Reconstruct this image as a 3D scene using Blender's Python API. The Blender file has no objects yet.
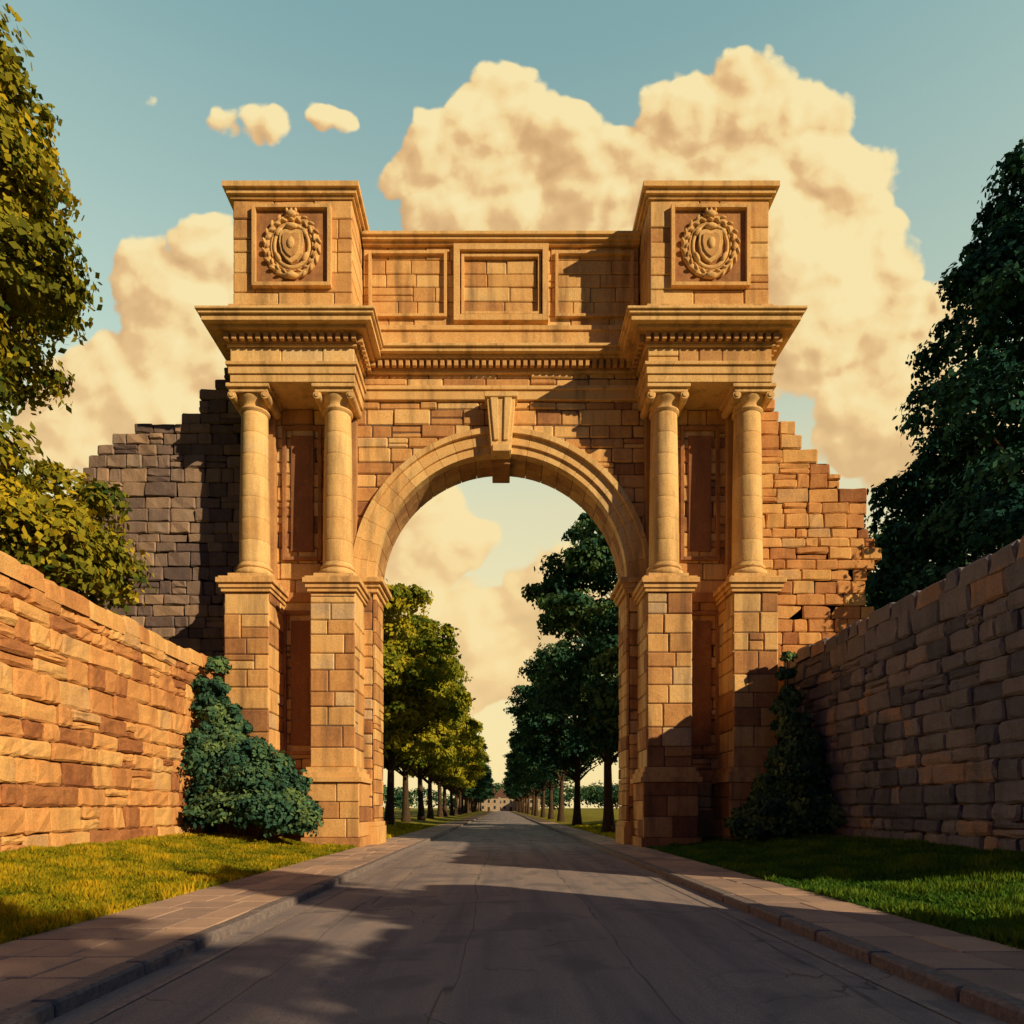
import bpy, math, random
import numpy as np
from mathutils import Vector, noise as mnoise
R = random.Random(7)
scene = bpy.context.scene
COL = scene.collection

# ------------------------------------------------------------------ node helpers
def new_mat(name):
    m = bpy.data.materials.new(name); m.use_nodes = True
    nt = m.node_tree
    for n in list(nt.nodes): nt.nodes.remove(n)
    return m, nt
def N(nt, t, **kw):
    n = nt.nodes.new(t)
    for k, v in kw.items(): setattr(n, k, v)
    return n
def L(nt, a, b): nt.links.new(a, b)
def ramp(nt, fac, stops):
    r = nt.nodes.new('ShaderNodeValToRGB')
    el = r.color_ramp.elements
    while len(el) > 1: el.remove(el[-1])
    el[0].position = stops[0][0]; el[0].color = (*stops[0][1], 1)
    for p, c in stops[1:]:
        e = el.new(p); e.color = (*c, 1)
    L(nt, fac, r.inputs[0]); return r.outputs[0]
def mix(nt, a, b, fac, mode='MIX'):
    m = nt.nodes.new('ShaderNodeMix'); m.data_type = 'RGBA'; m.blend_type = mode
    for sock, val in ((m.inputs[0], fac), (m.inputs[6], a), (m.inputs[7], b)):
        if hasattr(val, 'node'): L(nt, val, sock)
        elif isinstance(val, (tuple, list)): sock.default_value = (*val, 1)
        else: sock.default_value = val
    return m.outputs[2]
def math_n(nt, op, a, b=0.0, c=None):
    m = nt.nodes.new('ShaderNodeMath'); m.operation = op
    for i, val in enumerate((a, b, c)):
        if val is None: continue
        if hasattr(val, 'node'): L(nt, val, m.inputs[i])
        else: m.inputs[i].default_value = val
    return m.outputs[0]
def noise(nt, vec, scale, detail=4, rough=.6, dist=0.0):
    n = N(nt, 'ShaderNodeTexNoise'); n.inputs['Scale'].default_value = scale
    n.inputs['Detail'].default_value = detail; n.inputs['Roughness'].default_value = rough
    n.inputs['Distortion'].default_value = dist
    L(nt, vec, n.inputs['Vector']); return n.outputs[0]
def finish(nt, col, rough, height=None, bump=.3, dist=.05, spec=.25):
    p = N(nt, 'ShaderNodeBsdfPrincipled'); o = N(nt, 'ShaderNodeOutputMaterial')
    if hasattr(col, 'node'): L(nt, col, p.inputs['Base Color'])
    else: p.inputs['Base Color'].default_value = (*col, 1)
    if hasattr(rough, 'node'): L(nt, rough, p.inputs['Roughness'])
    else: p.inputs['Roughness'].default_value = rough
    p.inputs['Specular IOR Level'].default_value = spec
    if height is not None:
        b = N(nt, 'ShaderNodeBump'); b.inputs['Strength'].default_value = bump
        b.inputs['Distance'].default_value = dist
        L(nt, height, b.inputs['Height']); L(nt, b.outputs[0], p.inputs['Normal'])
    L(nt, p.outputs[0], o.inputs[0]); return p

def stone_mat(name, stops, grime=(.10, .065, .05), grime_amt=.55, bump=.5):
    m, nt = new_mat(name)
    geo = N(nt, 'ShaderNodeNewGeometry'); pos = geo.outputs['Position']
    at = N(nt, 'ShaderNodeAttribute', attribute_name='tint')
    n1 = noise(nt, pos, 1.1, 3, .6)
    n2 = noise(nt, pos, 6.0, 4, .65)
    n3 = noise(nt, pos, 28.0, 3, .7)
    f = math_n(nt, 'MULTIPLY_ADD', n1, .45, at.outputs['Fac'])
    f = math_n(nt, 'ADD', f, math_n(nt, 'MULTIPLY', n2, .30))
    f = math_n(nt, 'SUBTRACT', f, .375)
    c = ramp(nt, f, stops)
    mott = ramp(nt, n3, [(.3, (.64, .62, .60)), (.6, (1.07, 1.06, 1.04))])
    c = mix(nt, c, mott, .85, 'MULTIPLY')
    mp = N(nt, 'ShaderNodeMapping'); mp.inputs['Scale'].default_value = (1.3, 1.3, .16)
    L(nt, pos, mp.inputs['Vector'])
    st = noise(nt, mp.outputs[0], 1.4, 4, .62)
    sm = ramp(nt, st, [(.48, (0, 0, 0)), (.70, (1, 1, 1))])
    c = mix(nt, c, grime, math_n(nt, 'MULTIPLY', sm, grime_amt))
    h = math_n(nt, 'ADD', math_n(nt, 'MULTIPLY', n2, .6), math_n(nt, 'MULTIPLY', n3, .4))
    finish(nt, c, .9, h, bump, .06, .15)
    return m

M_STONE = stone_mat('golden_sandstone', [(0, (.30, .14, .075)), (.3, (.58, .31, .13)), (.55, (.78, .48, .20)), (.8, (.86, .60, .28)), (1, (.60, .46, .31))])
M_TRIM = stone_mat('dressed_sandstone', [(0, (.42, .22, .11)), (.4, (.72, .45, .19)), (.8, (.88, .63, .30)), (1, (.82, .62, .36))], grime_amt=.5, bump=.4)
M_WALL = stone_mat('orange_rubble_stone', [(0, (.30, .12, .06)), (.3, (.56, .27, .11)), (.55, (.72, .38, .15)), (.8, (.80, .50, .20)), (1, (.60, .39, .22))], grime_amt=.3, bump=.7)
M_WALL2 = stone_mat('rubble_stone_shade_tint', [(0, (.10, .11, .16)), (.3, (.16, .17, .235)), (.6, (.23, .23, .29)), (.84, (.28, .26, .29)), (.93, (.44, .29, .22)), (1, (.36, .30, .30))], grime=(.06, .065, .09), grime_amt=.4, bump=.7)  # right wall: similar rubble, with bluish shade put into its colour
M_RUIN = stone_mat('weathered_stone_shade_mauve', [(0, (.13, .10, .11)), (.3, (.22, .17, .16)), (.55, (.31, .235, .20)), (.8, (.42, .30, .22)), (1, (.30, .28, .29))], grime_amt=.4, bump=.7)  # left ruin: the tower's shade is darkened into this stone colour
m, nt = new_mat('mortar'); g = N(nt, 'ShaderNodeNewGeometry')
finish(nt, ramp(nt, noise(nt, g.outputs['Position'], 9, 2), [(.3, (.10, .065, .05)), (.7, (.18, .125, .09))]), .95); M_MORTAR = m

# asphalt
m, nt = new_mat('worn_asphalt'); g = N(nt, 'ShaderNodeNewGeometry'); pos = g.outputs['Position']
mp = N(nt, 'ShaderNodeMapping'); mp.inputs['Scale'].default_value = (1.6, .12, 1); L(nt, pos, mp.inputs['Vector'])
c = ramp(nt, noise(nt, mp.outputs[0], 1.1, 5, .6), [(.3, (.20, .18, .21)), (.5, (.31, .27, .29)), (.72, (.42, .34, .31))])
fine = noise(nt, pos, 60, 3, .7)
c = mix(nt, c, ramp(nt, fine, [(.3, (.6, .6, .6)), (.7, (1.2, 1.2, 1.2))]), 1.0, 'MULTIPLY')
patch = noise(nt, pos, .8, 3, .5, .6)
c = mix(nt, c, (.16, .15, .18), ramp(nt, patch, [(.54, (0, 0, 0)), (.62, (.7, .7, .7))]))
sx = N(nt, 'ShaderNodeSeparateXYZ'); L(nt, pos, sx.inputs[0])
wv = math_n(nt, 'MULTIPLY_ADD', noise(nt, mp.outputs[0], 1.3, 3), .9, sx.outputs[0])
md = math_n(nt, 'PINGPONG', wv, .93)
seam = ramp(nt, md, [(0, (.75, .75, .75)), (.022, (0, 0, 0))])
c = mix(nt, c, (.08, .075, .085), seam)
v = N(nt, 'ShaderNodeTexVoronoi'); v.feature = 'DISTANCE_TO_EDGE'; v.inputs['Scale'].default_value = .4
wob = N(nt, 'ShaderNodeTexNoise'); wob.inputs['Scale'].default_value = 2.5; L(nt, pos, wob.inputs['Vector'])
vm = N(nt, 'ShaderNodeVectorMath', operation='MULTIPLY_ADD'); L(nt, wob.outputs[1], vm.inputs[0]); vm.inputs[1].default_value = (.7, .7, 0); L(nt, pos, vm.inputs[2])
L(nt, vm.outputs[0], v.inputs['Vector'])
crack = ramp(nt, v.outputs['Distance'], [(0, (1, 1, 1)), (.006, (0, 0, 0))])
gate = ramp(nt, noise(nt, pos, .35, 2), [(.48, (0, 0, 0)), (.58, (.8, .8, .8))])
ck = math_n(nt, 'MULTIPLY', crack, gate)
c = mix(nt, c, (.06, .055, .065), ck)
h = math_n(nt, 'SUBTRACT', fine, ck)
finish(nt, c, .85, h, .5, .012, .25); M_ROAD = m

# paving
m, nt = new_mat('paving_slabs'); g = N(nt, 'ShaderNodeNewGeometry'); pos = g.outputs['Position']
at = N(nt, 'ShaderNodeAttribute', attribute_name='tint')
f = math_n(nt, 'ADD', math_n(nt, 'MULTIPLY', at.outputs['Fac'], .6), math_n(nt, 'MULTIPLY', noise(nt, pos, 2.2, 4, .65), .5))
c = ramp(nt, f, [(.2, (.26, .20, .20)), (.5, (.42, .31, .27)), (.9, (.60, .42, .32))])
n3 = noise(nt, pos, 40, 4, .7)
c = mix(nt, c, ramp(nt, n3, [(.3, (.7, .7, .7)), (.65, (1.1, 1.1, 1.1))]), .8, 'MULTIPLY')
finish(nt, c, .85, n3, .35, .02); M_PAVE = m
m, nt = new_mat('kerb_stone'); g = N(nt, 'ShaderNodeNewGeometry'); pos = g.outputs['Position']
n3 = noise(nt, pos, 14, 4, .7)
finish(nt, ramp(nt, n3, [(.3, (.12, .11, .13)), (.7, (.28, .24, .24))]), .85, n3, .4, .02); M_KERB = m
m, nt = new_mat('faded_paint'); g = N(nt, 'ShaderNodeNewGeometry'); pos = g.outputs['Position']
n3 = noise(nt, pos, 9, 5, .85)
finish(nt, ramp(nt, n3, [(.50, (.25, .22, .23)), (.66, (.5, .42, .37))]), .8); M_PAINT = m

m, nt = new_mat('meadow_ground'); g = N(nt, 'ShaderNodeNewGeometry'); pos = g.outputs['Position']
n1 = noise(nt, pos, .5, 4, .6); n2 = noise(nt, pos, 9, 4, .7)
f = math_n(nt, 'ADD', math_n(nt, 'MULTIPLY', n1, .5), math_n(nt, 'MULTIPLY', n2, .5))
finish(nt, ramp(nt, f, [(.3, (.08, .09, .012)), (.5, (.20, .19, .02)), (.7, (.36, .29, .03))]), .95, n2, .6, .08, .1); M_GROUND = m

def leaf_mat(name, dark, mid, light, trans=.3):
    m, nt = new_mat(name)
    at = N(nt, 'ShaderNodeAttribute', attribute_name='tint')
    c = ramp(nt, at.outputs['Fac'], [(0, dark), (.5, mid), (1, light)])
    d = N(nt, 'ShaderNodeBsdfDiffuse'); L(nt, c, d.inputs[0])
    o = N(nt, 'ShaderNodeOutputMaterial')
    if trans <= 0:
        L(nt, d.outputs[0], o.inputs[0]); return m
    t = N(nt, 'ShaderNodeBsdfTranslucent'); L(nt, mix(nt, c, (1.0, 1.0, .5), 1.0, 'MULTIPLY'), t.inputs[0])
    s = N(nt, 'ShaderNodeMixShader'); s.inputs[0].default_value = trans
    L(nt, d.outputs[0], s.inputs[1]); L(nt, t.outputs[0], s.inputs[2])
    L(nt, s.outputs[0], o.inputs[0]); return m
M_LEAF_L = leaf_mat('leaves_olive', (.045, .085, .022), (.24, .24, .027), (.54, .42, .03), .2)
M_LEAF_R = leaf_mat('leaves_shade_dark', (.010, .045, .042), (.022, .08, .066), (.045, .12, .065), 0)  # right tree: shade put into the leaf colour
M_LEAF_A = leaf_mat('leaves_avenue', (.09, .16, .03), (.28, .31, .035), (.54, .47, .04), .3)
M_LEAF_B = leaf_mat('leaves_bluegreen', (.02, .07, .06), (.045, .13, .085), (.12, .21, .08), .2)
M_LEAF_S = leaf_mat('leaves_shrub', (.02, .065, .055), (.055, .135, .085), (.15, .24, .09), 0)
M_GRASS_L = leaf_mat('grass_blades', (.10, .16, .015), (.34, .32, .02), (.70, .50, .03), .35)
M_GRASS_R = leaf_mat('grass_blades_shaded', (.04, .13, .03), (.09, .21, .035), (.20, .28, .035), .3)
m, nt = new_mat('bark'); g = N(nt, 'ShaderNodeNewGeometry')
mp = N(nt, 'ShaderNodeMapping'); mp.inputs['Scale'].default_value = (6, 6, 1); L(nt, g.outputs['Position'], mp.inputs['Vector'])
n3 = noise(nt, mp.outputs[0], 2, 4, .7)
finish(nt, ramp(nt, n3, [(.3, (.03, .022, .016)), (.7, (.12, .08, .05))]), .95, n3, .8, .06, .1); M_BARK = m

# ------------------------------------------------------------------ mesh builder
class MB:
    def __init__(s): s.v=[]; s.f=[]; s.t=[]; s.s=[]; s.m=[]
    def add(s, vs, fs, tint=.5, smooth=False, mat=0):
        b=len(s.v); s.v.extend(vs)
        for f in fs:
            s.f.append([b+i for i in f]); s.t.append(tint); s.s.append(smooth); s.m.append(mat)
    def box(s,x0,x1,y0,y1,z0,z1,tint=.5,mat=0):
        if x0>x1: x0,x1=x1,x0
        vs=[(x0,y0,z0),(x1,y0,z0),(x1,y1,z0),(x0,y1,z0),(x0,y0,z1),(x1,y0,z1),(x1,y1,z1),(x0,y1,z1)]
        s.add(vs,[(0,3,2,1),(4,5,6,7),(0,1,5,4),(1,2,6,5),(2,3,7,6),(3,0,4,7)],tint,False,mat)
    def prism(s,poly,y0,y1,tint=.5,mat=0):
        n=len(poly); vs=[(x,y0,z) for x,z in poly]+[(x,y1,z) for x,z in poly]
        fs=[tuple(range(n)),tuple(range(2*n-1,n-1,-1))]
        fs+=[(i,i+n,(i+1)%n+n,(i+1)%n) for i in range(n)]
        s.add(vs,fs,tint,False,mat)
    def lathe(s,cx,cy,prof,seg=32,tint=.5,mat=0):
        vs=[];fs=[];n=len(prof)
        for r,z in prof:
            for k in range(seg):
                a=2*math.pi*k/seg; vs.append((cx+r*math.cos(a),cy+r*math.sin(a),z))
        for i in range(n-1):
            for k in range(seg):
                k2=(k+1)%seg; fs.append((i*seg+k,i*seg+k2,(i+1)*seg+k2,(i+1)*seg+k))
        s.add(vs,fs,tint,True,mat)
    def block(s,P,u0,u1,v0,v1,w,dep,bev,tint,jit=0,nu=1,nv=1,rough=0,mat=0,back=False):
        du=u1-u0; dv=v1-v0; b=min(bev,du*.3,dv*.3)
        us=[u0]+[u0+b+(du-2*b)*i/nu for i in range(nu+1)]+[u1]
        vv=[v0]+[v0+b+(dv-2*b)*i/nv for i in range(nv+1)]+[v1]
        NU=len(us);NV=len(vv); vs=[];fs=[]
        tu=R.uniform(-1,1)*rough; tv=R.uniform(-1,1)*rough; w=w+R.uniform(-1,1)*rough*1.2
        for j,vv_ in enumerate(vv):
            for i,u_ in enumerate(us):
                edge=(i in(0,NU-1))or(j in(0,NV-1)); cor=(i in(0,NU-1))and(j in(0,NV-1))
                ww=w-(b*.9 if edge else 0)-(b*.5 if cor else 0)+tu*((u_-u0)/du-.5)+tv*((vv_-v0)/dv-.5)
                uu=u_;v2=vv_
                if jit:
                    uu+=R.uniform(-1,1)*jit; v2+=R.uniform(-1,1)*jit
                    if not edge: ww+=R.uniform(-1,1)*rough*.7
                if cor: uu+=(b*.4 if i==0 else -b*.4); v2+=(b*.4 if j==0 else -b*.4)
                vs.append(P(uu,v2,ww))
        for j in range(NV-1):
            for i in range(NU-1):
                a=j*NU+i; fs.append((a,a+1,a+NU+1,a+NU))
        ring=[i for i in range(NU)]+[j*NU+NU-1 for j in range(1,NV)]+[(NV-1)*NU+i for i in range(NU-2,-1,-1)]+[j*NU for j in range(NV-2,0,-1)]
        base=len(vs)
        coords=[(us[i%NU],vv[i//NU]) for i in ring]
        for (uu,v2) in coords: vs.append(P(uu,v2,w-dep))
        n=len(ring)
        for k in range(n): fs.append((ring[k],base+k,base+(k+1)%n,ring[(k+1)%n]))
        if back: fs.append(tuple(base+k for k in range(n)))
        s.add(vs,fs,tint,False,mat)
    def courses(s,P,u0,u1,v0,v1,ch,bl,w,dep=.15,bev=.03,jit=0.,rough=.012,nu=1,nv=1,gap=.012,clip=None,mat=0,back=False,irr=.25,tlo=.08,thi=.98,split=.08):
        v=v0
        hs=[]
        while v<v1-1e-6:
            h=ch*R.uniform(1-irr,1+irr)
            if v+h>v1-ch*.5: h=v1-v
            hs.append((v,v+h)); v+=h
        for va,vb in hs:
            ivs=clip(va,vb) if clip else [(u0,u1)]
            for ua,ub in ivs:
                if ub-ua<.08: continue
                u=ua
                while u<ub-1e-6:
                    l=bl*R.uniform(.5,1.5)
                    if u+l>ub-bl*.35: l=ub-u
                    t=R.uniform(tlo,thi) if R.random()<.75 else R.gauss(.55,.08)
                    if R.random()<split and (vb-va)>.35:
                        mid=va+(vb-va)*R.uniform(.4,.6)
                        s.block(P,u+gap,u+l-gap,va+gap,mid-gap,w,dep,bev,t,jit,nu,nv,rough,mat,back)
                        s.block(P,u+gap,u+l-gap,mid+gap,vb-gap,w,dep,bev,R.uniform(tlo,thi),jit,nu,nv,rough,mat,back)
                    else:
                        s.block(P,u+gap,u+l-gap,va+gap,vb-gap,w,dep,bev,t,jit,nu,nv,rough,mat,back)
                    u+=l
        return hs
    def ashlar_box(s,x0,x1,y0,y1,z0,z1,ch,bl,w=.05,**k):
        s.box(x0+w,x1-w,y0+w,y1,z0,z1,.2,1)
        s.courses(lambda u,v,q:(u,-q,v),x0,x1,z0,z1,ch,bl,-y0,dep=w+.02,**k)
        s.courses(lambda u,v,q:(q,u,v),y0+.04,y1,z0,z1,ch,bl,x1,dep=w+.02,**k)
        s.courses(lambda u,v,q:(-q,u,v),y0+.04,y1,z0,z1,ch,bl,-x0,dep=w+.02,**k)
    def build(s,name,mats,parent=None,bevel=0):
        me=bpy.data.meshes.new(name); me.from_pydata(s.v,[],s.f)
        a=me.attributes.new('tint','FLOAT','FACE'); a.data.foreach_set('value',s.t)
        me.polygons.foreach_set('use_smooth',s.s); me.polygons.foreach_set('material_index',s.m)
        for mm in mats: me.materials.append(mm)
        import bmesh
        bm=bmesh.new(); bm.from_mesh(me); bmesh.ops.recalc_face_normals(bm,faces=bm.faces); bm.to_mesh(me); bm.free()
        me.update()
        o=bpy.data.objects.new(name,me); COL.objects.link(o)
        if parent: o.parent=parent
        if bevel:
            b=o.modifiers.new('bevel','BEVEL'); b.width=bevel; b.segments=2; b.limit_method='ANGLE'; b.angle_limit=math.radians(40)
        return o
def empty(name,loc=(0,0,0)):
    e=bpy.data.objects.new(name,None); e.location=loc; COL.objects.link(e); return e

# ------------------------------------------------------------------ archway
D1=27.6; D2=29.6; D3=31.5
ARCH=empty('stone_triumphal_archway')
RI=5.42; ZS=11.6; RO=6.46
mb=MB()
def arcpts(r,n=48): return [(-r*math.cos(math.pi*i/n), ZS+r*math.sin(math.pi*i/n)) for i in range(n+1)]
RC=5.56
poly=[(-11,-.2),(-RC,-.2)]+arcpts(RC)+[(RC,-.2),(11,-.2),(11,21.2),(-11,21.2)]
mb.prism(poly,D2+.06,D3-.02,.3)
mb.build('wall_core',[M_MORTAR],ARCH)
mb=MB()
def clip_arch(xa,xb):
    def f(va,vb):
        if vb<=ZS+.01: r=RC
        else:
            z0=max(0,va-ZS)
            r=math.sqrt(max(0,5.7**2-z0*z0)) if z0<5.7 else 0
            if va<ZS: r=RC
        if r<=.05: return [(xa,xb)]
        out=[]
        if -r>xa: out.append((xa,-r))
        if r<xb: out.append((r,xb))
        return out
    return f
P_front=lambda u,v,q:(u,-q,v)
P_back=lambda u,v,q:(u,q,v)
mb.courses(P_front,-11,11,0,ZS,.62,1.3,-D2,clip=clip_arch(-11,11),bev=.05,rough=.035,irr=.3)
mb.courses(P_front,-11,11,ZS,19.3,.58,1.25,-D2,clip=clip_arch(-11,11),bev=.05,rough=.035,irr=.3)
mb.courses(P_front,-11,11,19.3,21.2,.6,1.35,-D2,bev=.05,rough=.03,irr=.3)
mb.courses(P_back,-11,11,0,21.2,.8,1.6,D3,clip=clip_arch(-11,11),bev=.03)
for sgn in (-1,1):
    mb.courses((lambda u,v,q,s=sgn:(-s*q,u,v)),D2,D3,0,ZS,.62,1.1,-RI,dep=.12,tlo=.0,thi=.7)
    mb.courses((lambda u,v,q,s=sgn:(s*q,u,v)),D2,D3,0,21.2,.7,1.2,11.02,dep=.1)
mb.build('masonry_facing',[M_STONE,M_MORTAR],ARCH)
mb=MB()
def wedge(r0,r1,a0,a1,y0,y1,t,sub=2):
    pts=[]
    for k in range(sub+1):
        a=a0+(a1-a0)*k/sub; pts.append((-r0*math.cos(a),ZS+r0*math.sin(a)))
    for k in range(sub,-1,-1):
        a=a0+(a1-a0)*k/sub; pts.append((-r1*math.cos(a),ZS+r1*math.sin(a)))
    mb.prism(pts,y0,y1,t)
NV=23
for i in range(NV):
    a0=math.pi*i/NV+.0008; a1=math.pi*(i+1)/NV-.0008
    t=R.uniform(.4,.9)
    wedge(RI+.02,RI+.36,a0,a1,D2-.06,D2+.4,t)
    wedge(RI+.36,RI+.80,a0,a1,D2-.16,D2+.1,t)
    wedge(RI+.80,RO,a0,a1,D2-.32,D2+.1,t)
    ys=[D2+.4,D2+1.1,D3+.08]
    for j in range(2):
        wedge(RI+.02,RI+.3,a0+.001,a1-.001,ys[j]+.006,ys[j+1]-.006,R.uniform(.0,.3))
    wedge(RI+.3,RO,a0,a1,D3-.1,D3+.08,t)
mb.build('archivolt_voussoirs',[M_TRIM],ARCH,bevel=.012)
mb=MB()
mb.prism([(-.42,16.9),(.42,16.9),(.62,19.28),(-.62,19.28)],D2-.62,D2+.2,.7)
mb.prism([(-.30,17.3),(-.1,17.3),(-.14,19.1),(-.46,19.1)],D2-.70,D2-.6,.75)
mb.prism([(.1,17.3),(.30,17.3),(.46,19.1),(.14,19.1)],D2-.70,D2-.6,.75)
mb.box(-.7,.7,D2-.72,D2-.01,19.12,19.34,.7)
mb.box(-.36,.36,D2-.74,D2-.3,16.8,17.1,.7)
mb.box(-.4,.4,D2+.22,D3+.1,16.72,17.2,.05)
mb.build('keystone',[M_TRIM],ARCH,bevel=.03)
mb=MB()
for s in (-1,1):
    for (z0,z1,pr) in ((11.02,11.22,.10),(11.22,11.4,.2),(11.4,11.62,.34)):
        xa=RI-pr; xb=6.5
        mb.box(*(sorted((s*xa,s*xb))),D2-pr,D3+pr,z0,z1,.5)
    mb.box(*(sorted((s*(RI-.12),s*6.4))),D2-.1,D3+.1,-.2,.9,.4)
    mb.box(*(sorted((s*(RI-.07),s*6.38))),D2-.06,D3+.06,.9,1.1,.4)
mb.build('imposts',[M_TRIM],ARCH,bevel=.03)

CX=(6.83,10.32); CY=28.62
def pedestal(cx,i):
    mb=MB(); h=.92
    x0,x1=cx-h,cx+h; y0,y1=D1+.05,D2+.02
    def ring(pr,z0,z1,t=.6): mb.box(x0-pr,x1+pr,y0-pr,y1,z0,z1,t,0)
    mb.box(x0-.28,x1+.28,y0-.28,y1,-.2,.5,.3)
    mb.ashlar_box(x0-.2,x1+.2,y0-.2,y1,.5,2.75,.8,1.4,bev=.03,tlo=.0,thi=.5)
    ring(.32,2.75,2.95);ring(.22,2.95,3.15);ring(.12,3.15,3.35)
    mb.ashlar_box(x0,x1,y0,y1,3.35,10.45,.78,1.2,bev=.04,rough=.025)
    ring(.08,10.45,10.6);ring(.15,10.6,10.78);ring(.24,10.78,10.98);ring(.16,10.98,11.06)
    mb.build('pedestal_%d'%i,[M_STONE,M_MORTAR],ARCH,bevel=.012)
    mb=MB(); r=.62
    mb.box(cx-.82,cx+.82,CY-.82,CY+.82,11.06,11.28,.6)
    prof=[(.80,11.28)]
    for k in range(9):
        a=-math.pi/2+math.pi*k/8; prof.append((.72+.09*math.cos(a),11.40+.12*math.sin(a)))
    prof+=[(.68,11.54),(.66,11.60)]
    for k in range(7):
        a=-math.pi/2+math.pi*k/6; prof.append((.66+.06*math.cos(a),11.67+.07*math.sin(a)))
    prof+=[(r+.02,11.76),(r,11.86)]
    mb.lathe(cx,CY,prof,40,.65)
    zb,zt=11.86,18.1
    nd=7
    for d in range(nd):      # shaft drums, each a slightly different stone
        za=zb+(zt-zb)*d/nd; zc=zb+(zt-zb)*(d+1)/nd; prof=[]
        for q in range(5):
            z=za+(zc-za)*(q/4); t=(z-zb)/(zt-zb); rr=r*(1-.14*t**1.6)
            if q==0: prof.append((rr-.018,z)); z+=.018
            if q==4: z-=.01
            prof.append((rr,z))
            if q==4: prof.append((rr-.018,zc))
        mb.lathe(cx,CY,prof,40,R.uniform(.5,.9))
    prof=[(.55,18.08),(.58,18.12),(.62,18.16),(.62,18.22),(.545,18.26),(.55,18.38),(.60,18.46),(.68,18.56),(.74,18.66),(.6,18.7)]
    mb.lathe(cx,CY,prof,40,.6)
    mb.box(cx-.88,cx+.88,CY-.88,CY+.88,18.84,18.99,.7)
    mb.box(cx-.78,cx+.78,CY-.78,CY+.78,18.68,18.84,.65)
    for sx in (-1,1):
        for (rr,dd) in ((.17,.76),(.10,.80)):
            vs=[];fs=[];seg=18;ccx=cx+sx*.68;cz=18.58
            for yy in (CY-dd,CY+dd):
                for k in range(seg):
                    a=2*math.pi*k/seg; vs.append((ccx+rr*math.cos(a),yy,cz+rr*math.sin(a)))
            for k in range(seg):
                k2=(k+1)%seg; fs.append((k,k2,seg+k2,seg+k))
            fs.append(tuple(range(seg-1,-1,-1)));fs.append(tuple(range(seg,2*seg)))
            mb.add(vs,fs,.65)
    mb.build('column_%d'%i,[M_TRIM],ARCH,bevel=.012)
    mb=MB()
    mb.box(cx-.62,cx+.62,D2-.28,D2+.03,11.0,18.99,.15)
    mb.box(cx-.74,cx+.74,D2-.38,D2+.03,18.6,18.98,.35)
    mb.build('pilaster_%d'%i,[M_TRIM],ARCH,bevel=.03)
k=1
for s in (-1,1):
    for c in CX: pedestal(s*c,k); k+=1

mb=MB()
for s in (-1,1):
    for (za,zb) in ((12.4,18.2),(4.0,10.2)):
        xa,xb=sorted((s*7.75,s*9.45)); w=.16
        mb.box(xa,xa+w,D2-.15,D2+.04,za,zb,.1); mb.box(xb-w,xb,D2-.15,D2+.04,za,zb,.1)
        mb.box(xa+w+.002,xb-w-.002,D2-.15,D2+.04,za,za+w,.1); mb.box(xa+w+.002,xb-w-.002,D2-.15,D2+.04,zb-w,zb,.1)
        mb.box(xa+w+.2,xb-w-.2,D2-.09,D2+.04,za+.4,zb-.4,.0)
    xa,xb=sorted((s*5.9,s*11.1))
    mb.box(xa,xb,D2-.14,D2+.04,10.6,11.0,.2)
    mb.box(xa,xb,D2-.2,D2+.04,-.2,1.6,.2)
mb.build('niche_panels',[M_STONE],ARCH,bevel=.02)

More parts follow.
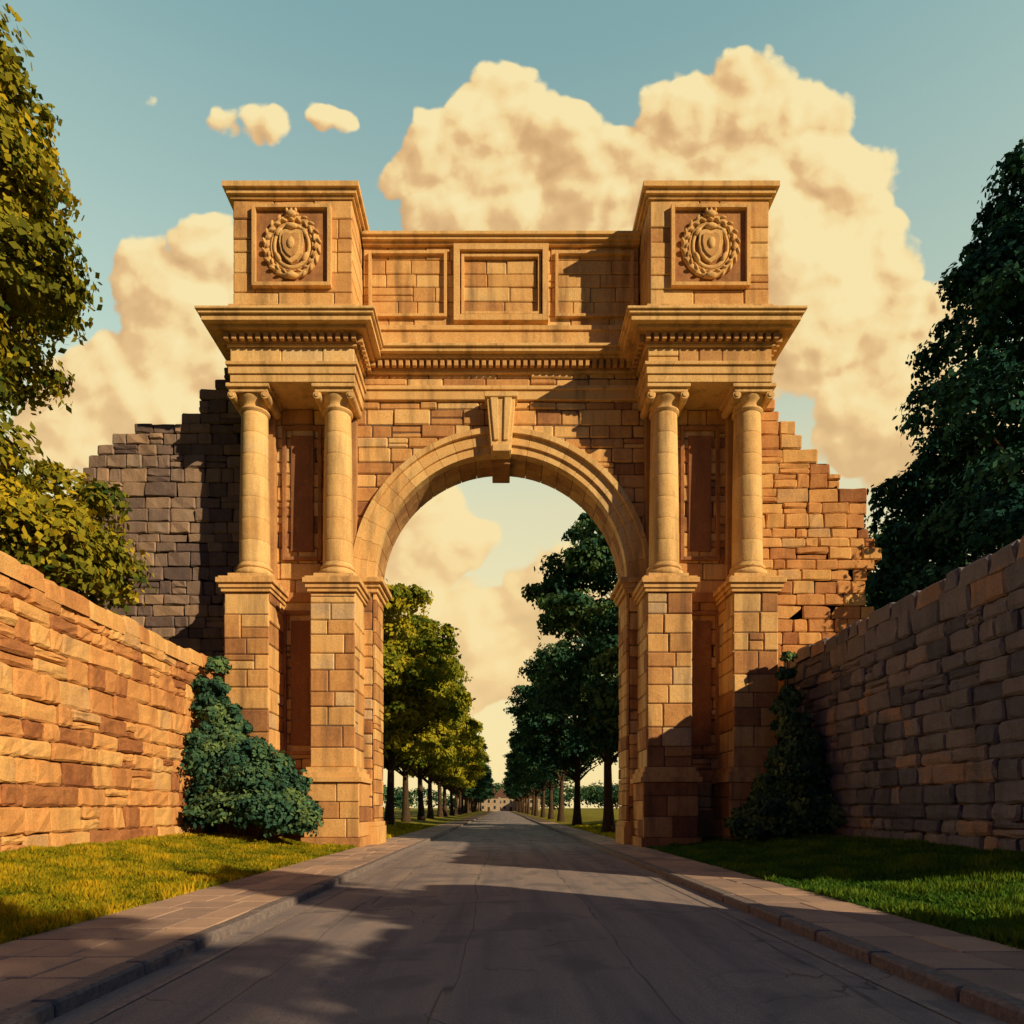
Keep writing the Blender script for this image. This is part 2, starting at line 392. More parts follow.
def tower(s,i):
    x0,x1=(5.95,11.0) if s>0 else (-11.0,-5.95)
    mb=MB(); y0=D1+.1; y1=D3
    def ring(pr,z0,z1,t=.6,yy1=None): mb.box(x0-pr,x1+pr,y0-pr,(yy1 or y1)+pr,z0,z1,t,0)
    ring(0,18.99,19.3);ring(.06,19.3,19.62);ring(.14,19.62,19.76)
    mb.ashlar_box(x0,x1,y0,y1,19.76,20.38,.62,1.5,bev=.025)
    ring(.10,20.38,20.48)
    ring(.16,20.48,20.80,.1)
    n=17
    for k in range(n):
        xx=x0-.2+(x1-x0+.4)*(k+.5)/n
        mb.box(xx-.09,xx+.09,y0-.36,y0-.17,20.5,20.79,.3)
    for k in range(13):
        yy=y0-.2+(y1-y0)*(k+.5)/13
        for xs,sg in ((x0,-1),(x1,1)):
            mb.box(*sorted((xs+sg*.17,xs+sg*.36)),yy-.10,yy+.10,20.5,20.79,.3)
    ring(.56,20.80,20.92,.4);ring(.82,20.92,21.14,.6);ring(.92,21.14,21.26,.7);ring(1.0,21.26,21.36,.75)
    mb.build('entablature_%d'%i,[M_TRIM,M_MORTAR],ARCH,bevel=.02)
    mb=MB()
    a0,a1=(6.05,10.9) if s>0 else (-10.9,-6.05)
    yf=D1+.15; yb=D3-.2
    mb.box(a0-.14,a1+.14,yf-.14,yb,21.36,22.1,.6)
    mb.ashlar_box(a0,a1,yf,yb,22.1,26.4,.7,1.6,bev=.03,rough=.018,tlo=.3,thi=.8)
    for pr,z0,z1 in ((.08,26.4,26.52),(.2,26.52,26.7),(.32,26.7,26.92)):
        mb.box(a0-pr,a1+pr,yf-pr,yb+pr,z0,z1,.7)
    cx=(a0+a1)/2; pw=1.6; za,zb=22.8,26.1; t=.15
    for (xa,xb,zc,zd) in ((cx-pw,cx-pw+t,za,zb),(cx+pw-t,cx+pw,za,zb),(cx-pw+t+.002,cx+pw-t-.002,za,za+t),(cx-pw+t+.002,cx+pw-t-.002,zb-t,zb)):
        mb.box(xa,xb,yf-.2,yf+.06,zc,zd,.6)
    mb.box(cx-pw+t+.003,cx+pw-t-.003,yf-.035,yf+.06,za+t+.003,zb-t-.003,.15)
    mb.build('attic_tower_%d'%i,[M_STONE,M_MORTAR],ARCH,bevel=.012)
    mb=MB(); cz=24.45; yp=yf-.04
    def torus(ra,rb,rm,y,t):
        vs=[];fs=[];A=48;B=10
        for i2 in range(A):
            a=2*math.pi*i2/A
            for j in range(B):
                b=2*math.pi*j/B; rr=1+ (rm*math.cos(b))/ra
                vs.append((cx+ra*rr*math.cos(a),y-rm*.9*math.sin(b),cz+rb*rr*math.sin(a)))
        for i2 in range(A):
            for j in range(B):
                fs.append((i2*B+j,((i2+1)%A)*B+j,((i2+1)%A)*B+(j+1)%B,i2*B+(j+1)%B))
        mb.add(vs,fs,t,True)
    def blob(x,y,z,rx,ry,rz,rot,t=.6):
        vs=[];fs=[];A=10;B=6
        for i2 in range(B+1):
            th=math.pi*i2/B
            for j in range(A):
                ph=2*math.pi*j/A
                lx=rx*math.sin(th)*math.cos(ph); lz=rz*math.cos(th); ly=ry*math.sin(th)*math.sin(ph)
                vs.append((x+lx*math.cos(rot)-lz*math.sin(rot),y+ly,z+lx*math.sin(rot)+lz*math.cos(rot)))
        for i2 in range(B):
            for j in range(A): fs.append((i2*A+j,i2*A+(j+1)%A,(i2+1)*A+(j+1)%A,(i2+1)*A+j))
        mb.add(vs,fs,t,True)
    torus(1.04,1.16,.12,yp,.5); torus(.70,.86,.07,yp-.05,.6); torus(.84,.98,.04,yp-.03,.4)
    for k2 in range(40):
        a=2*math.pi*k2/40; rr=1.04+(.09 if k2%2 else -.08)
        blob(cx+rr*math.cos(a),yp-.09,cz+rr*1.12*math.sin(a),.14,.08,.06,a+1.57+(.5 if k2%2 else -.5),.35+.35*R.random())
    sh=[(-.42,.5),(-.2,.56),(0,.50),(.2,.56),(.42,.5),(.46,.1),(.38,-.28),(.2,-.52),(0,-.66),(-.2,-.52),(-.38,-.28),(-.46,.1)]
    mb.prism([(cx+a*1.08,cz+b*1.12) for a,b in sh],yp-.16,yp+.03,.6)
    mb.prism([(cx+a*.78,cz+b*.80) for a,b in sh],yp-.22,yp-.15,.3)
    blob(cx,yp-.22,cz+.02,.16,.08,.24,0,.6)
    for sx in(-1,1):
        blob(cx+sx*.52,yp-.08,cz+.55,.12,.1,.2,sx*.6); blob(cx+sx*.55,yp-.08,cz-.45,.10,.1,.22,-sx*.5)
    blob(cx,yp-.14,cz+.75,.26,.12,.12,0)
    blob(cx,yp-.14,cz+1.25,.22,.12,.14,0)
    for sx in(-1,0,1): blob(cx+sx*.18,yp-.14,cz+1.38,.06,.08,.10,0)
    blob(cx,yp-.12,cz-1.22,.24,.12,.14,0)
    mb.build('carved_medallion_%d'%i,[M_TRIM],ARCH,bevel=.015)
tower(-1,1); tower(1,2)

mb=MB(); X=5.93
def band(pr,z0,z1,t=.6): mb.box(-X,X,D2-pr,D3+pr*.5,z0,z1,t,0)
mb.box(-X,X,D2-.10,D2+.05,19.35,19.75,.55); mb.box(-X,X,D2-.18,D2+.05,19.75,19.92,.65)
band(.10,20.5,20.62)
mb.box(-X,X,D2-.18,D2+.05,20.62,20.95,.05)
n=40
for k in range(n):
    xx=-X+2*X*(k+.5)/n; mb.box(xx-.09,xx+.09,D2-.38,D2-.19,20.64,20.94,.3)
band(.45,20.95,21.07,.5);band(.66,21.07,21.24,.6);band(.76,21.24,21.36,.7)
mb.build('centre_entablature',[M_TRIM,M_MORTAR],ARCH,bevel=.02)
mb=MB(); X=6.0
mb.box(-X,X,D2-.12,D3-.3,21.36,22.3,.6); mb.box(-X,X,D2-.2,D3-.3,22.3,22.5,.65)
mb.box(-X,X,D2+.18,D3-.3,22.5,26.1,.2,1)
mb.courses(P_front,-X,X,22.5,26.1,.66,1.6,-(D2+.12),dep=.08,bev=.03,rough=.018,tlo=.3,thi=.8)
mb.courses(P_back,-X,X,22.5,26.1,.66,1.6,D3-.25,dep=.08,bev=.02)
mb.box(-X,X,D2-.04,D3-.24,26.1,26.22,.6); mb.box(-X,X,D2-.18,D3-.1,26.22,26.36,.7); mb.box(-X,X,D2-.28,D3,26.36,26.5,.75)
def frame(xa,xb,za,zb,t,pr):
    y0=D2+.12
    mb.box(xa,xa+t,y0-pr,y0+.05,za,zb,.65); mb.box(xb-t,xb,y0-pr,y0+.05,za,zb,.65)
    mb.box(xa+t+.002,xb-t-.002,y0-pr,y0+.05,za,za+t,.65); mb.box(xa+t+.002,xb-t-.002,y0-pr,y0+.05,zb-t,zb,.65)
frame(-2.05,2.05,22.75,26.06,.26,.28); frame(-1.72,1.72,23.1,25.7,.12,.16)
for s in (-1,1):
    xa,xb=sorted((s*2.35,s*5.75)); frame(xa,xb,23.0,25.85,.13,.16)
mb.build('attic_storey',[M_STONE,M_MORTAR],ARCH,bevel=.012)

# ------------------------------------------------------------------ ruined flank walls
def ruin(name,s,top,x_in,x_out,y0,y1,mat):
    mb=MB()
    def clip(va,vb):
        x=x_in
        while x<x_out and top(x)>vb-.25: x+=.1
        x+=R.uniform(-.45,.45)
        x=min(x,x_out+R.uniform(-.3,.5))
        if x-x_in<.3: return []
        mb.box(*sorted((s*x_in,s*(x-.12))),y0+.08,y1-.08,va,vb,.2,1)
        return [(x_in,x)]
    st=R.getstate()
    kw=dict(bev=.05,jit=.02,rough=.045,nu=2,nv=1,clip=clip,back=True,irr=.25,tlo=.05,thi=.95,gap=.008)
    mb.courses(lambda u,v,q:(s*u,-q,v),x_in,x_out,0,24,.52,.95,-y0,dep=(y1-y0)*.5,**kw)
    R.setstate(st)
    mb.courses(lambda u,v,q:(s*u,q,v),x_in,x_out,0,24,.52,.95,y1,dep=(y1-y0)*.48,**kw)
    return mb.build(name,[mat,M_MORTAR])
def interp(pts):
    xs=[p[0] for p in pts]; zs=[p[1] for p in pts]
    return lambda x: float(np.interp(x,xs,zs))
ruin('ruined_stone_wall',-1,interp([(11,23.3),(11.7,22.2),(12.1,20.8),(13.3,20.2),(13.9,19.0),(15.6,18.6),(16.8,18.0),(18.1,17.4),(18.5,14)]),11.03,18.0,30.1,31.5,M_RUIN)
ruin('ruined_stone_wall',1,interp([(11,21.0),(11.9,19.8),(12.7,18.7),(13.4,17.7),(14.5,17.0),(15.0,16.0),(16.5,15.5),(16.6,12),(16.7,0)]),11.03,16.4,30.1,31.5,M_WALL)

# ------------------------------------------------------------------ ground
def bank(x,y=0):
    a=abs(x)
    e0=5.8
    if a<e0: return -.03
    t=min(1,(a-e0)/6.0); z=.10+.5*(t*t*(3-2*t))
    return z+ .06*mnoise.noise(Vector((x*.35,y*.35,0)))
def axis(pts):
    out=[]
    for a,b,st in pts: out+=list(np.arange(a,b,st))
    return out
xs=axis([(-3000,-300,450),(-300,-40,40),(-40,-13,3),(-13,-5.85,.35)])+[-5.85,-5.8,-5.79]
xs=xs+[0]+[-x for x in reversed(xs)]
ys=axis([(-300,-20,40),(-20,40,.6),(40,120,4),(120,500,40),(500,4001,500)])
mb=MB(); nx=len(xs)
vs=[(x,y,bank(x,y)) for y in ys for x in xs]
fs=[(j*nx+i,j*nx+i+1,(j+1)*nx+i+1,(j+1)*nx+i) for j in range(len(ys)-1) for i in range(nx-1)]
mb.add(vs,fs,.5,True); mb.build('ground',[M_GROUND])
mb=MB(); XL,XR=-3.6,4.0
ry=list(np.arange(-20,60,1.0))+[60,100,200,400]
rx=list(np.linspace(XL,XR,9))
vs=[(x,y,.004+.05*(1-((x-.2)/3.8)**2)) for y in ry for x in rx]; n=len(rx)
fs=[(j*n+i,j*n+i+1,(j+1)*n+i+1,(j+1)*n+i) for j in range(len(ry)-1) for i in range(n-1)]
mb.add(vs,fs,.5,True); mb.build('road',[M_ROAD])
mb=MB()
for x in (XL+.32,XR-.42):
    y=-8
    while y<120:
        z=.010+.05*(1-((x-.2)/3.8)**2)+.003
        mb.add([(x,y,z),(x+.08,y,z+.001),(x+.08,y+3.2,z+.001),(x,y+3.2,z)],[(0,1,2,3)]); y+=3.2
mb.build('road_edge_marking',[M_PAINT])
P_top=lambda u,v,q:(u,v,q)
for s,xk,name in ((-1,3.6,'pavement'),(1,4.0,'pavement')):
    mb=MB()
    lo,hi=sorted((s*(xk+.26),s*5.82))
    mb.box(lo,hi,-20,400,-.1,.105,.2,1)
    y=-8
    while y<75:
        l=R.uniform(.75,1.1); x=lo
        cuts=[lo,lo+(hi-lo)*R.uniform(.3,.5),lo+(hi-lo)*R.uniform(.6,.78),hi] if s<0 else [lo,lo+(hi-lo)*R.uniform(.4,.6),hi]
        for a,b in zip(cuts[:-1],cuts[1:]):
            mb.block(P_top,a+.008,b-.008,y+.008,y+l-.008,.124,.05,.012,R.uniform(.1,.9),.003,1,1,.004)
        y+=l
    mb.build(name,[M_PAVE,M_MORTAR])
    mb=MB(); y=-8
    while y<110:
        l=R.uniform(1.1,1.5)
        a,b=sorted((s*xk,s*(xk+.25)))
        mb.block(P_top,a,b,y+.006,y+l-.006,.14,.3,.03,.5,.004,1,2,.006); y+=l
    mb.build('kerb',[M_KERB])

# ------------------------------------------------------------------ foreground stone walls
def flank(s,xf,y0,y1,ztop,mat,name):
    mb=MB(); th=1.1
    mb.box(*sorted((s*(xf+.14),s*(xf+th-.14))),y0+.1,y1-.1,-.3,ztop-.3,.2,1)
    mb.courses(lambda u,v,q:(-s*q,u,v),y0,y1,-.1,ztop-.46,.56,1.0,-xf,dep=.3,bev=.065,jit=.03,rough=.04,nu=3,nv=2,gap=.010,irr=.32,tlo=.05,thi=.95,split=.12)
    mb.courses(lambda u,v,q:(s*q,u,v),y0,y1,-.1,ztop-.46,.6,1.2,xf+th,dep=.3,bev=.05,jit=.02,rough=.035,nu=1,nv=1,gap=.012,irr=.3)
    for P_,w_ in ((lambda u,v,q:(u,-q,v),-y0),(lambda u,v,q:(u,q,v),y1)):
        mb.courses(P_,*sorted((s*(xf+.05),s*(xf+th-.05))),-.1,ztop-.46,.56,.6,w_,dep=.3,bev=.05,jit=.02,rough=.03)
    y=y0
    while y<y1-.2:
        l=min(R.uniform(.6,1.35),y1-y)
        mb.block(lambda u,v,q:(u,v,q),*sorted((s*(xf-.05),s*(xf+th+.05))),y+.012,y+l-.012,ztop+R.uniform(-.09,.09),.56,.12,R.uniform(.2,.95),.03,2,2,.04)
        y+=l
    return mb.build(name,[mat,M_MORTAR])
flank(-1,11.85,2,30.0,7.75,M_WALL,'stone_wall')
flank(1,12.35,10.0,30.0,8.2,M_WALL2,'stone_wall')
flank(1,12.35,-9,4.2,8.2,M_WALL2,'stone_wall')  # unseen wall stretch, added with its gap to shape the road's shadow

# ------------------------------------------------------------------ foliage
def unit(v): return v/np.maximum(np.linalg.norm(v,axis=1,keepdims=True),1e-9)
def leaf_cloud(rs,clumps,n,size,flat=.8,inner=.72):
    c=np.array(clumps); w=c[:,3]**1.6; w/=w.sum()
    idx=rs.choice(len(c),n,p=w)
    d=unit(rs.normal(size=(n,3))); d[:,2]=np.where(d[:,2]<-.35,-d[:,2],d[:,2])
    ph=rs.uniform(0,6.28,(len(c),3))[idx]
    lump=1+.13*np.sin(d[:,0]*5+ph[:,0])+.13*np.sin(d[:,1]*5.5+ph[:,1])+.12*np.sin(d[:,2]*6+ph[:,2])
    rad=c[idx,3]*lump*rs.uniform(inner,1.03,n)
    p=c[idx,:3]+d*rad[:,None]*np.array([1,1,flat])
    nrm=unit(d*1.1+rs.normal(size=(n,3))*.5)
    a=unit(np.cross(nrm,rs.normal(size=(n,3)))); b=np.cross(nrm,a)
    L_=size*rs.uniform(.6,1.3,n)[:,None]
    v=np.stack([p-a*L_*.5,p+b*L_*.34+a*L_*.05,p+a*L_*.55,p-b*L_*.34+a*L_*.05],1).reshape(-1,3)
    ct=rs.uniform(.1,.85,len(c))
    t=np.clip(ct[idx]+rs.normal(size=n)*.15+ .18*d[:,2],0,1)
    return v,t
def quads_mesh(name,v,t,mat):
    n=len(t); me=bpy.data.meshes.new(name)
    me.vertices.add(n*4); me.vertices.foreach_set('co',v.astype(np.float32).ravel())
    me.loops.add(n*4); me.loops.foreach_set('vertex_index',np.arange(n*4,dtype=np.int32))
    me.polygons.add(n); me.polygons.foreach_set('loop_start',np.arange(0,n*4,4,dtype=np.int32))
    try: me.polygons.foreach_set('loop_total',np.full(n,4,dtype=np.int32))
    except Exception: pass
    a=me.attributes.new('tint','FLOAT','FACE'); a.data.foreach_set('value',t.astype(np.float32))
    me.materials.append(mat); me.update(calc_edges=True); return me
def tube(mb,pts,rads,seg=8):
    vs=[];fs=[]
    for i,p in enumerate(pts):
        p=Vector(p); q=Vector(pts[min(i+1,len(pts)-1)]); o=Vector(pts[max(i-1,0)])
        d=(q-o).normalized(); a=d.orthogonal().normalized() if abs(d.z)<.9 else Vector((1,0,0)); a=(a-d*a.dot(d)).normalized(); b=d.cross(a)
        for k in range(seg):
            an=2*math.pi*k/seg; vs.append(tuple(p+(a*math.cos(an)+b*math.sin(an))*rads[i]))
    for i in range(len(pts)-1):
        for k in range(seg):
            k2=(k+1)%seg; fs.append((i*seg+k,i*seg+k2,(i+1)*seg+k2,(i+1)*seg+k))
    mb.add(vs,fs,.5,True)
def gen_tree(seed,env,z0,z1,nclump,cr,nleaf,size,trunk_r,leafmat,fork=None):
    rs=np.random.RandomState(seed); rr=random.Random(seed)
    cl=[(0,0,z1*q,cr*1.0) for q in (.55,.7,.82)]
    tries=0
    while len(cl)<nclump and tries<5000:
        tries+=1
        z=rs.uniform(z0,z1); e=env(z)
        if rs.uniform()>(e/7.0+.25): continue
        an=rs.uniform(0,6.283); r0=cr*rs.uniform(.7,1.25)*min(1,.45+e/8)
        rr_=max(0,e-r0*.8)*rs.uniform(.35,1)**.5
        cl.append((rr_*math.cos(an),rr_*math.sin(an),z,r0))
    sat=[]
    for (x,y,z,r0) in cl:
        for _ in range(4):
            d=unit(rs.normal(size=(1,3)))[0]; d[2]=abs(d[2])*.8
            sat.append((x+d[0]*r0*.95,y+d[1]*r0*.95,z+d[2]*r0*.75,r0*rs.uniform(.28,.48)))
    v,t=leaf_cloud(rs,cl+sat,nleaf,size,.78,.7)
    leaves=quads_mesh('crown',v,t,leafmat)
    mb=MB(); fz=fork or z0
    H=z1*.8
    tp=[];tr=[]
    for i in range(9):
        q=i/8; z=H*q; tp.append((.25*math.sin(q*4+seed)*q,.25*math.cos(q*3+seed)*q-.25*q,z)); tr.append(trunk_r*((1-q)*.85+.1)*(1.5 if i==0 else 1))
    tp[0]=(tp[0][0],tp[0][1],-.3); tp.insert(1,(0,0,.7)); tr.insert(1,trunk_r*1.02)
    tube(mb,tp,tr,12)
    for (x,y,z,r0) in cl[3:]:
        hz=max(fz*.8,z-.7*math.hypot(x,y)-.6*rr.random()); hz=min(hz,H*.95); q=hz/H
        s0=(.25*math.sin(q*4+seed)*q,.25*math.cos(q*3+seed)*q-.25*q,hz)
        m1=(s0[0]*.5+x*.5,s0[1]*.5+y*.5,hz*.55+z*.45+.15)
        ra=trunk_r*((1-q)*.4+.06)
        tube(mb,[s0,m1,(s0[0]*.1+x*.9,s0[1]*.1+y*.9,z-r0*.3)],[ra,ra*.6,ra*.2],6)
    return leaves,mb
def place_tree(name,loc,data,rot=0,sc=(1,1,1),cache={}):
    leaves,wood=data
    e=empty(name,loc); e.rotation_euler=(0,0,rot); e.scale=sc
    if id(wood) not in cache:
        o=wood.build('trunk_and_limbs',[M_BARK]); cache[id(wood)]=o.data
    else:
        o=bpy.data.objects.new('trunk_and_limbs',cache[id(wood)]); COL.objects.link(o)
    o.parent=e
    c=bpy.data.objects.new('crown',leaves); COL.objects.link(c); c.parent=e
    return e
envL=interp([(7,4.6),(8.4,6.1),(11.6,5.8),(13.6,4.4),(15.6,2.8),(17,4.8),(19.5,4.3),(22,3.6),(25,2.9),(27,1.0)])
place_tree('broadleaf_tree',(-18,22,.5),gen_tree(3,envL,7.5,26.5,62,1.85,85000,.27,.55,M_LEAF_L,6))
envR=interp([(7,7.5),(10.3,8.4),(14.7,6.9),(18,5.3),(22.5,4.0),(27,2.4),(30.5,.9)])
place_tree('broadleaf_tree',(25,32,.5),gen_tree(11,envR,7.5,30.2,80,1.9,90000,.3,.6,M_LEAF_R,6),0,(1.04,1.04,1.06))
envA=interp([(4,2.5),(6,4.5),(9,5.0),(12,4.3),(14.5,2.8),(16.2,.8)])
envB=interp([(4,3),(6.5,4.9),(10,5.3),(14,4.4),(17,2.8),(19,.8)])
LA=[gen_tree(21,envA,4.3,15.0,44,1.5,36000,.3,.3,M_LEAF_A,4.2),gen_tree(22,envA,4.3,15.0,44,1.5,36000,.3,.3,M_LEAF_A,4.2)]
LB=[gen_tree(31,envB,4.5,17.6,48,1.55,38000,.3,.32,M_LEAF_B,4.2),gen_tree(32,envB,4.5,17.6,48,1.55,38000,.3,.32,M_LEAF_B,4.2)]
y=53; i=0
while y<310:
    far = y>170  # far trees take bluer leaves, distance haze put into leaf colour
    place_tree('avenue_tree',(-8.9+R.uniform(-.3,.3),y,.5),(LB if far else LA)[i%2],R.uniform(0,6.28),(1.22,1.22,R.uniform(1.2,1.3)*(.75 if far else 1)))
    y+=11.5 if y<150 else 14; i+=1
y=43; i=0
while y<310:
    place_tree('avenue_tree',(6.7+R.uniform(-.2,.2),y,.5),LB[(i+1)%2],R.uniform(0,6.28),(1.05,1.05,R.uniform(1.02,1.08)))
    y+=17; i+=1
# hidden trees added on the right to shade the road and avenue
place_tree('broadleaf_tree',(20,-13.0,.5),LB[0],1.0,(1.0,1.0,.92))
place_tree('broadleaf_tree',(15.8,-.6,.5),LB[1],3.0,(.42,.42,.72))
place_tree('broadleaf_tree',(27,46,.5),LB[0],.4,(1.2,1.2,1.1))

def shrub(name,clumps,n,size,seed):
    rs=np.random.RandomState(seed)
    sat=[]
    for (x,y,z,r0) in clumps:
        for _ in range(8):
            d=unit(rs.normal(size=(1,3)))[0]; d[2]=abs(d[2]); sat.append((x+d[0]*r0*.95,y+d[1]*r0*.95,z+d[2]*r0*.9,r0*rs.uniform(.25,.5)))
    v,t=leaf_cloud(rs,clumps+sat,n,size,.95,.6)
    e=empty(name)
    c=bpy.data.objects.new('foliage',quads_mesh('foliage',v,t,M_LEAF_S)); COL.objects.link(c); c.parent=e
    mb=MB()
    bx=np.mean([q[0] for q in clumps]); by=np.mean([q[1] for q in clumps])
    for (x,y,z,r0) in clumps: tube(mb,[(bx+(x-bx)*.3,by+(y-by)*.3,0),(bx+(x-bx)*.6,by+(y-by)*.6,z*.5),(x,y,z)],[.09,.06,.02],6)
    o=mb.build('stems',[M_BARK]); o.parent=e
shrub('evergreen_shrub',[(-11.0,26,1.4,1.2),(-9.8,25.4,1.5,1.3),(-8.6,25.3,1.4,1.2),(-7.8,25.7,1.0,1.0),(-10.6,26,2.9,1.2),(-9.4,25.9,2.7,1.2),(-8.3,26,2.3,.9),(-10.9,26.4,4.1,.95),(-9.9,26.2,3.7,.75),(-11.0,26.5,5.2,.75),(-10.4,26.6,4.6,.55),(-11.2,26.6,6.2,.58),(-11.1,26.7,7.1,.42)],32000,.2,5)
shrub('evergreen_shrub',[(11.5,26,1.2,1.2),(10.3,26,1.1,1.05),(9.5,26.2,.8,.7),(11.4,26.2,2.5,1.0),(10.6,26.3,2.4,.75),(11.4,26.4,3.7,.8),(10.9,26.5,3.3,.5),(11.4,26.6,4.7,.65),(11.1,26.6,5.5,.4),(11.4,26.8,6.0,.45),(11.2,26.9,6.9,.32),(11.3,26.9,7.6,.25)],26000,.2,6)

def lawn(name,xa,xb,ya,yb,n,seed,mat):
    rs=np.random.RandomState(seed)
    x=rs.uniform(min(xa,xb),max(xa,xb),n); y=ya+(yb-ya)*rs.uniform(0,1,n)**1.35
    cl=np.sin(x*1.7+np.sin(y*1.1)*2)*np.sin(y*1.3+np.cos(x*2.1)*1.5)+.5*np.sin(x*5.1+y*3.7)*np.sin(y*4.4-x*2.2)
    h=(.10+.06*cl)*rs.uniform(.5,1.5,n); h=np.maximum(h,.03)
    z=np.array([bank(float(a),float(b)) for a,b in zip(x,y)])-.01
    an=rs.uniform(0,6.283,n); w=.014+.012*rs.uniform(size=n); w=w*(1+.03*y)
    lean=rs.normal(size=(n,2))*.05
    bx=np.cos(an)*w; by=np.sin(an)*w
    p0=np.stack([x-bx,y-by,z],1); p1=np.stack([x+bx,y+by,z],1)
    p2=np.stack([x+bx*.6+lean[:,0]*.5,y+by*.6+lean[:,1]*.5,z+h*.6],1); p3=np.stack([x+lean[:,0],y+lean[:,1],z+h],1)
    v=np.stack([p0,p1,p2,p3],1).reshape(-1,3)
    t=np.clip(.45+.32*cl+rs.normal(size=n)*.17,0,1)
    me=quads_mesh(name,v,t,mat); o=bpy.data.objects.new(name,me); COL.objects.link(o)
lawn('grass',-11.8,-5.76,5.5,30,160000,1,M_GRASS_L)
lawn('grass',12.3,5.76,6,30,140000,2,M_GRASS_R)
lawn('grass',-13,-5.76,33,60,30000,3,M_GRASS_L)
lawn('grass',13,5.76,33,60,25000,4,M_GRASS_L)

# distant houses
m,nt=new_mat('pale_render'); g=N(nt,'ShaderNodeNewGeometry'); finish(nt,ramp(nt,noise(nt,g.outputs['Position'],.8),[(.3,(.38,.30,.22)),(.7,(.5,.42,.32))]),.9); M_RENDER=m
m,nt=new_mat('roof_tiles'); g=N(nt,'ShaderNodeNewGeometry'); finish(nt,ramp(nt,noise(nt,g.outputs['Position'],2),[(.3,(.10,.06,.05)),(.7,(.2,.11,.08))]),.9); M_ROOF=m
m,nt=new_mat('window_glass'); finish(nt,(.03,.04,.05),.2); M_GLASS=m
def house(x,y,w,d,h,rf):
    e=empty('distant_house',(x,y,0))
    mb=MB(); mb.box(-w/2,w/2,0,d,0,h); mb.build('walls',[M_RENDER],e)
    mb=MB(); mb.prism([(-w/2-.4,h-.002),(w/2+.4,h-.002),(0,h+rf)],-.3,d+.3); mb.build('roof',[M_ROOF],e)
    mb=MB()
    for zz in (1.2,4.2):
        for k in (-.32,0,.32):
            if zz<2 and k==0: continue
            mb.box(k*w-.5,k*w+.5,-.05,.05,zz,zz+1.5)
    mb.build('windows',[M_GLASS],e)
    mb=MB(); mb.box(-.55,.55,-.06,.05,0,2.2); mb.build('door',[M_BARK],e)
    mb=MB(); mb.box(w*.25,w*.25+.8,d*.5,d*.5+.8,h,h+rf+1); mb.build('chimney',[M_ROOF],e)
for a in ((-6,335,9,9,6.5,4),(5,350,10,9,7,4.5),(15,340,9,9,6.5,4),(-17,345,10,9,6.5,4),(0,380,8,8,8,5)): house(*a)
rs=np.random.RandomState(9); cl=[]
for k in range(260):
    x=rs.uniform(-330,330); cl.append((x,rs.uniform(400,450),rs.uniform(3,11),rs.uniform(5,9)))
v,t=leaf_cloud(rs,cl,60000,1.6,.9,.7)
o=bpy.data.objects.new('distant_woodland',quads_mesh('distant_woodland',v,t,M_LEAF_B)); COL.objects.link(o)  # bluish leaf colour stands in for distance haze here too

# ------------------------------------------------------------------ light
EL=math.radians(25); AZ=math.radians(127)
sd=Vector((math.sin(AZ)*math.cos(EL),math.cos(AZ)*math.cos(EL),math.sin(EL)))
sun=bpy.data.lights.new('sun','SUN'); sun.energy=5.0; sun.angle=math.radians(.5); sun.color=(1.0,.73,.40)
so=bpy.data.objects.new('sun',sun); so.rotation_euler=(-sd).to_track_quat('-Z','Y').to_euler(); so.location=(60,-40,60); COL.objects.link(so)

# ------------------------------------------------------------------ sky with cumulus (all in world directions)
PX=[(500,120,58),(452,152,50),(412,168,34),(550,150,62),(500,200,75),(440,205,45),(590,200,75),
(690,130,60),(745,112,55),(800,142,62),(845,185,55),(730,200,95),(650,180,62),(855,255,62),(800,290,110),(885,330,60),(935,330,45),(975,305,35),(900,410,90),(980,400,80),(700,300,110),(1010,450,70),
(215,250,40),(150,280,42),(190,330,75),(85,400,55),(150,390,70),(60,430,50),
(430,540,60),(400,590,70),(550,600,60),(480,640,70),
(228,122,16),(250,124,19),(275,128,14),(320,117,18),(342,122,13),(142,99,13)]
PUFF=[((a-501)/683,(808-b)/683,c/683) for a,b,c in PX]
gt=bpy.data.node_groups.new('cumulus_height','ShaderNodeTree')
gt.interface.new_socket('P',in_out='INPUT',socket_type='NodeSocketVector')
gt.interface.new_socket('H',in_out='OUTPUT',socket_type='NodeSocketFloat')
gi=gt.nodes.new('NodeGroupInput'); go=gt.nodes.new('NodeGroupOutput')
nz=N(gt,'ShaderNodeTexNoise'); nz.noise_dimensions='2D'; nz.inputs['Scale'].default_value=9; nz.inputs['Detail'].default_value=2; L(gt,gi.outputs[0],nz.inputs['Vector'])
sb=N(gt,'ShaderNodeVectorMath',operation='SUBTRACT'); L(gt,nz.outputs[1],sb.inputs[0]); sb.inputs[1].default_value=(.5,.5,.5)
wp=N(gt,'ShaderNodeVectorMath',operation='MULTIPLY_ADD'); L(gt,sb.outputs[0],wp.inputs[0]); wp.inputs[1].default_value=(.05,.05,0); L(gt,gi.outputs[0],wp.inputs[2])
cur=None
for (u,v_,r) in PUFF:
    dn=N(gt,'ShaderNodeVectorMath',operation='DISTANCE'); L(gt,wp.outputs[0],dn.inputs[0]); dn.inputs[1].default_value=(u,v_,0)
    sq=math_n(gt,'MULTIPLY',dn.outputs['Value'],dn.outputs['Value'])
    f=math_n(gt,'MULTIPLY_ADD',sq,-1/(2*r),r/2)
    cur=f if cur is None else math_n(gt,'MAXIMUM',cur,f)
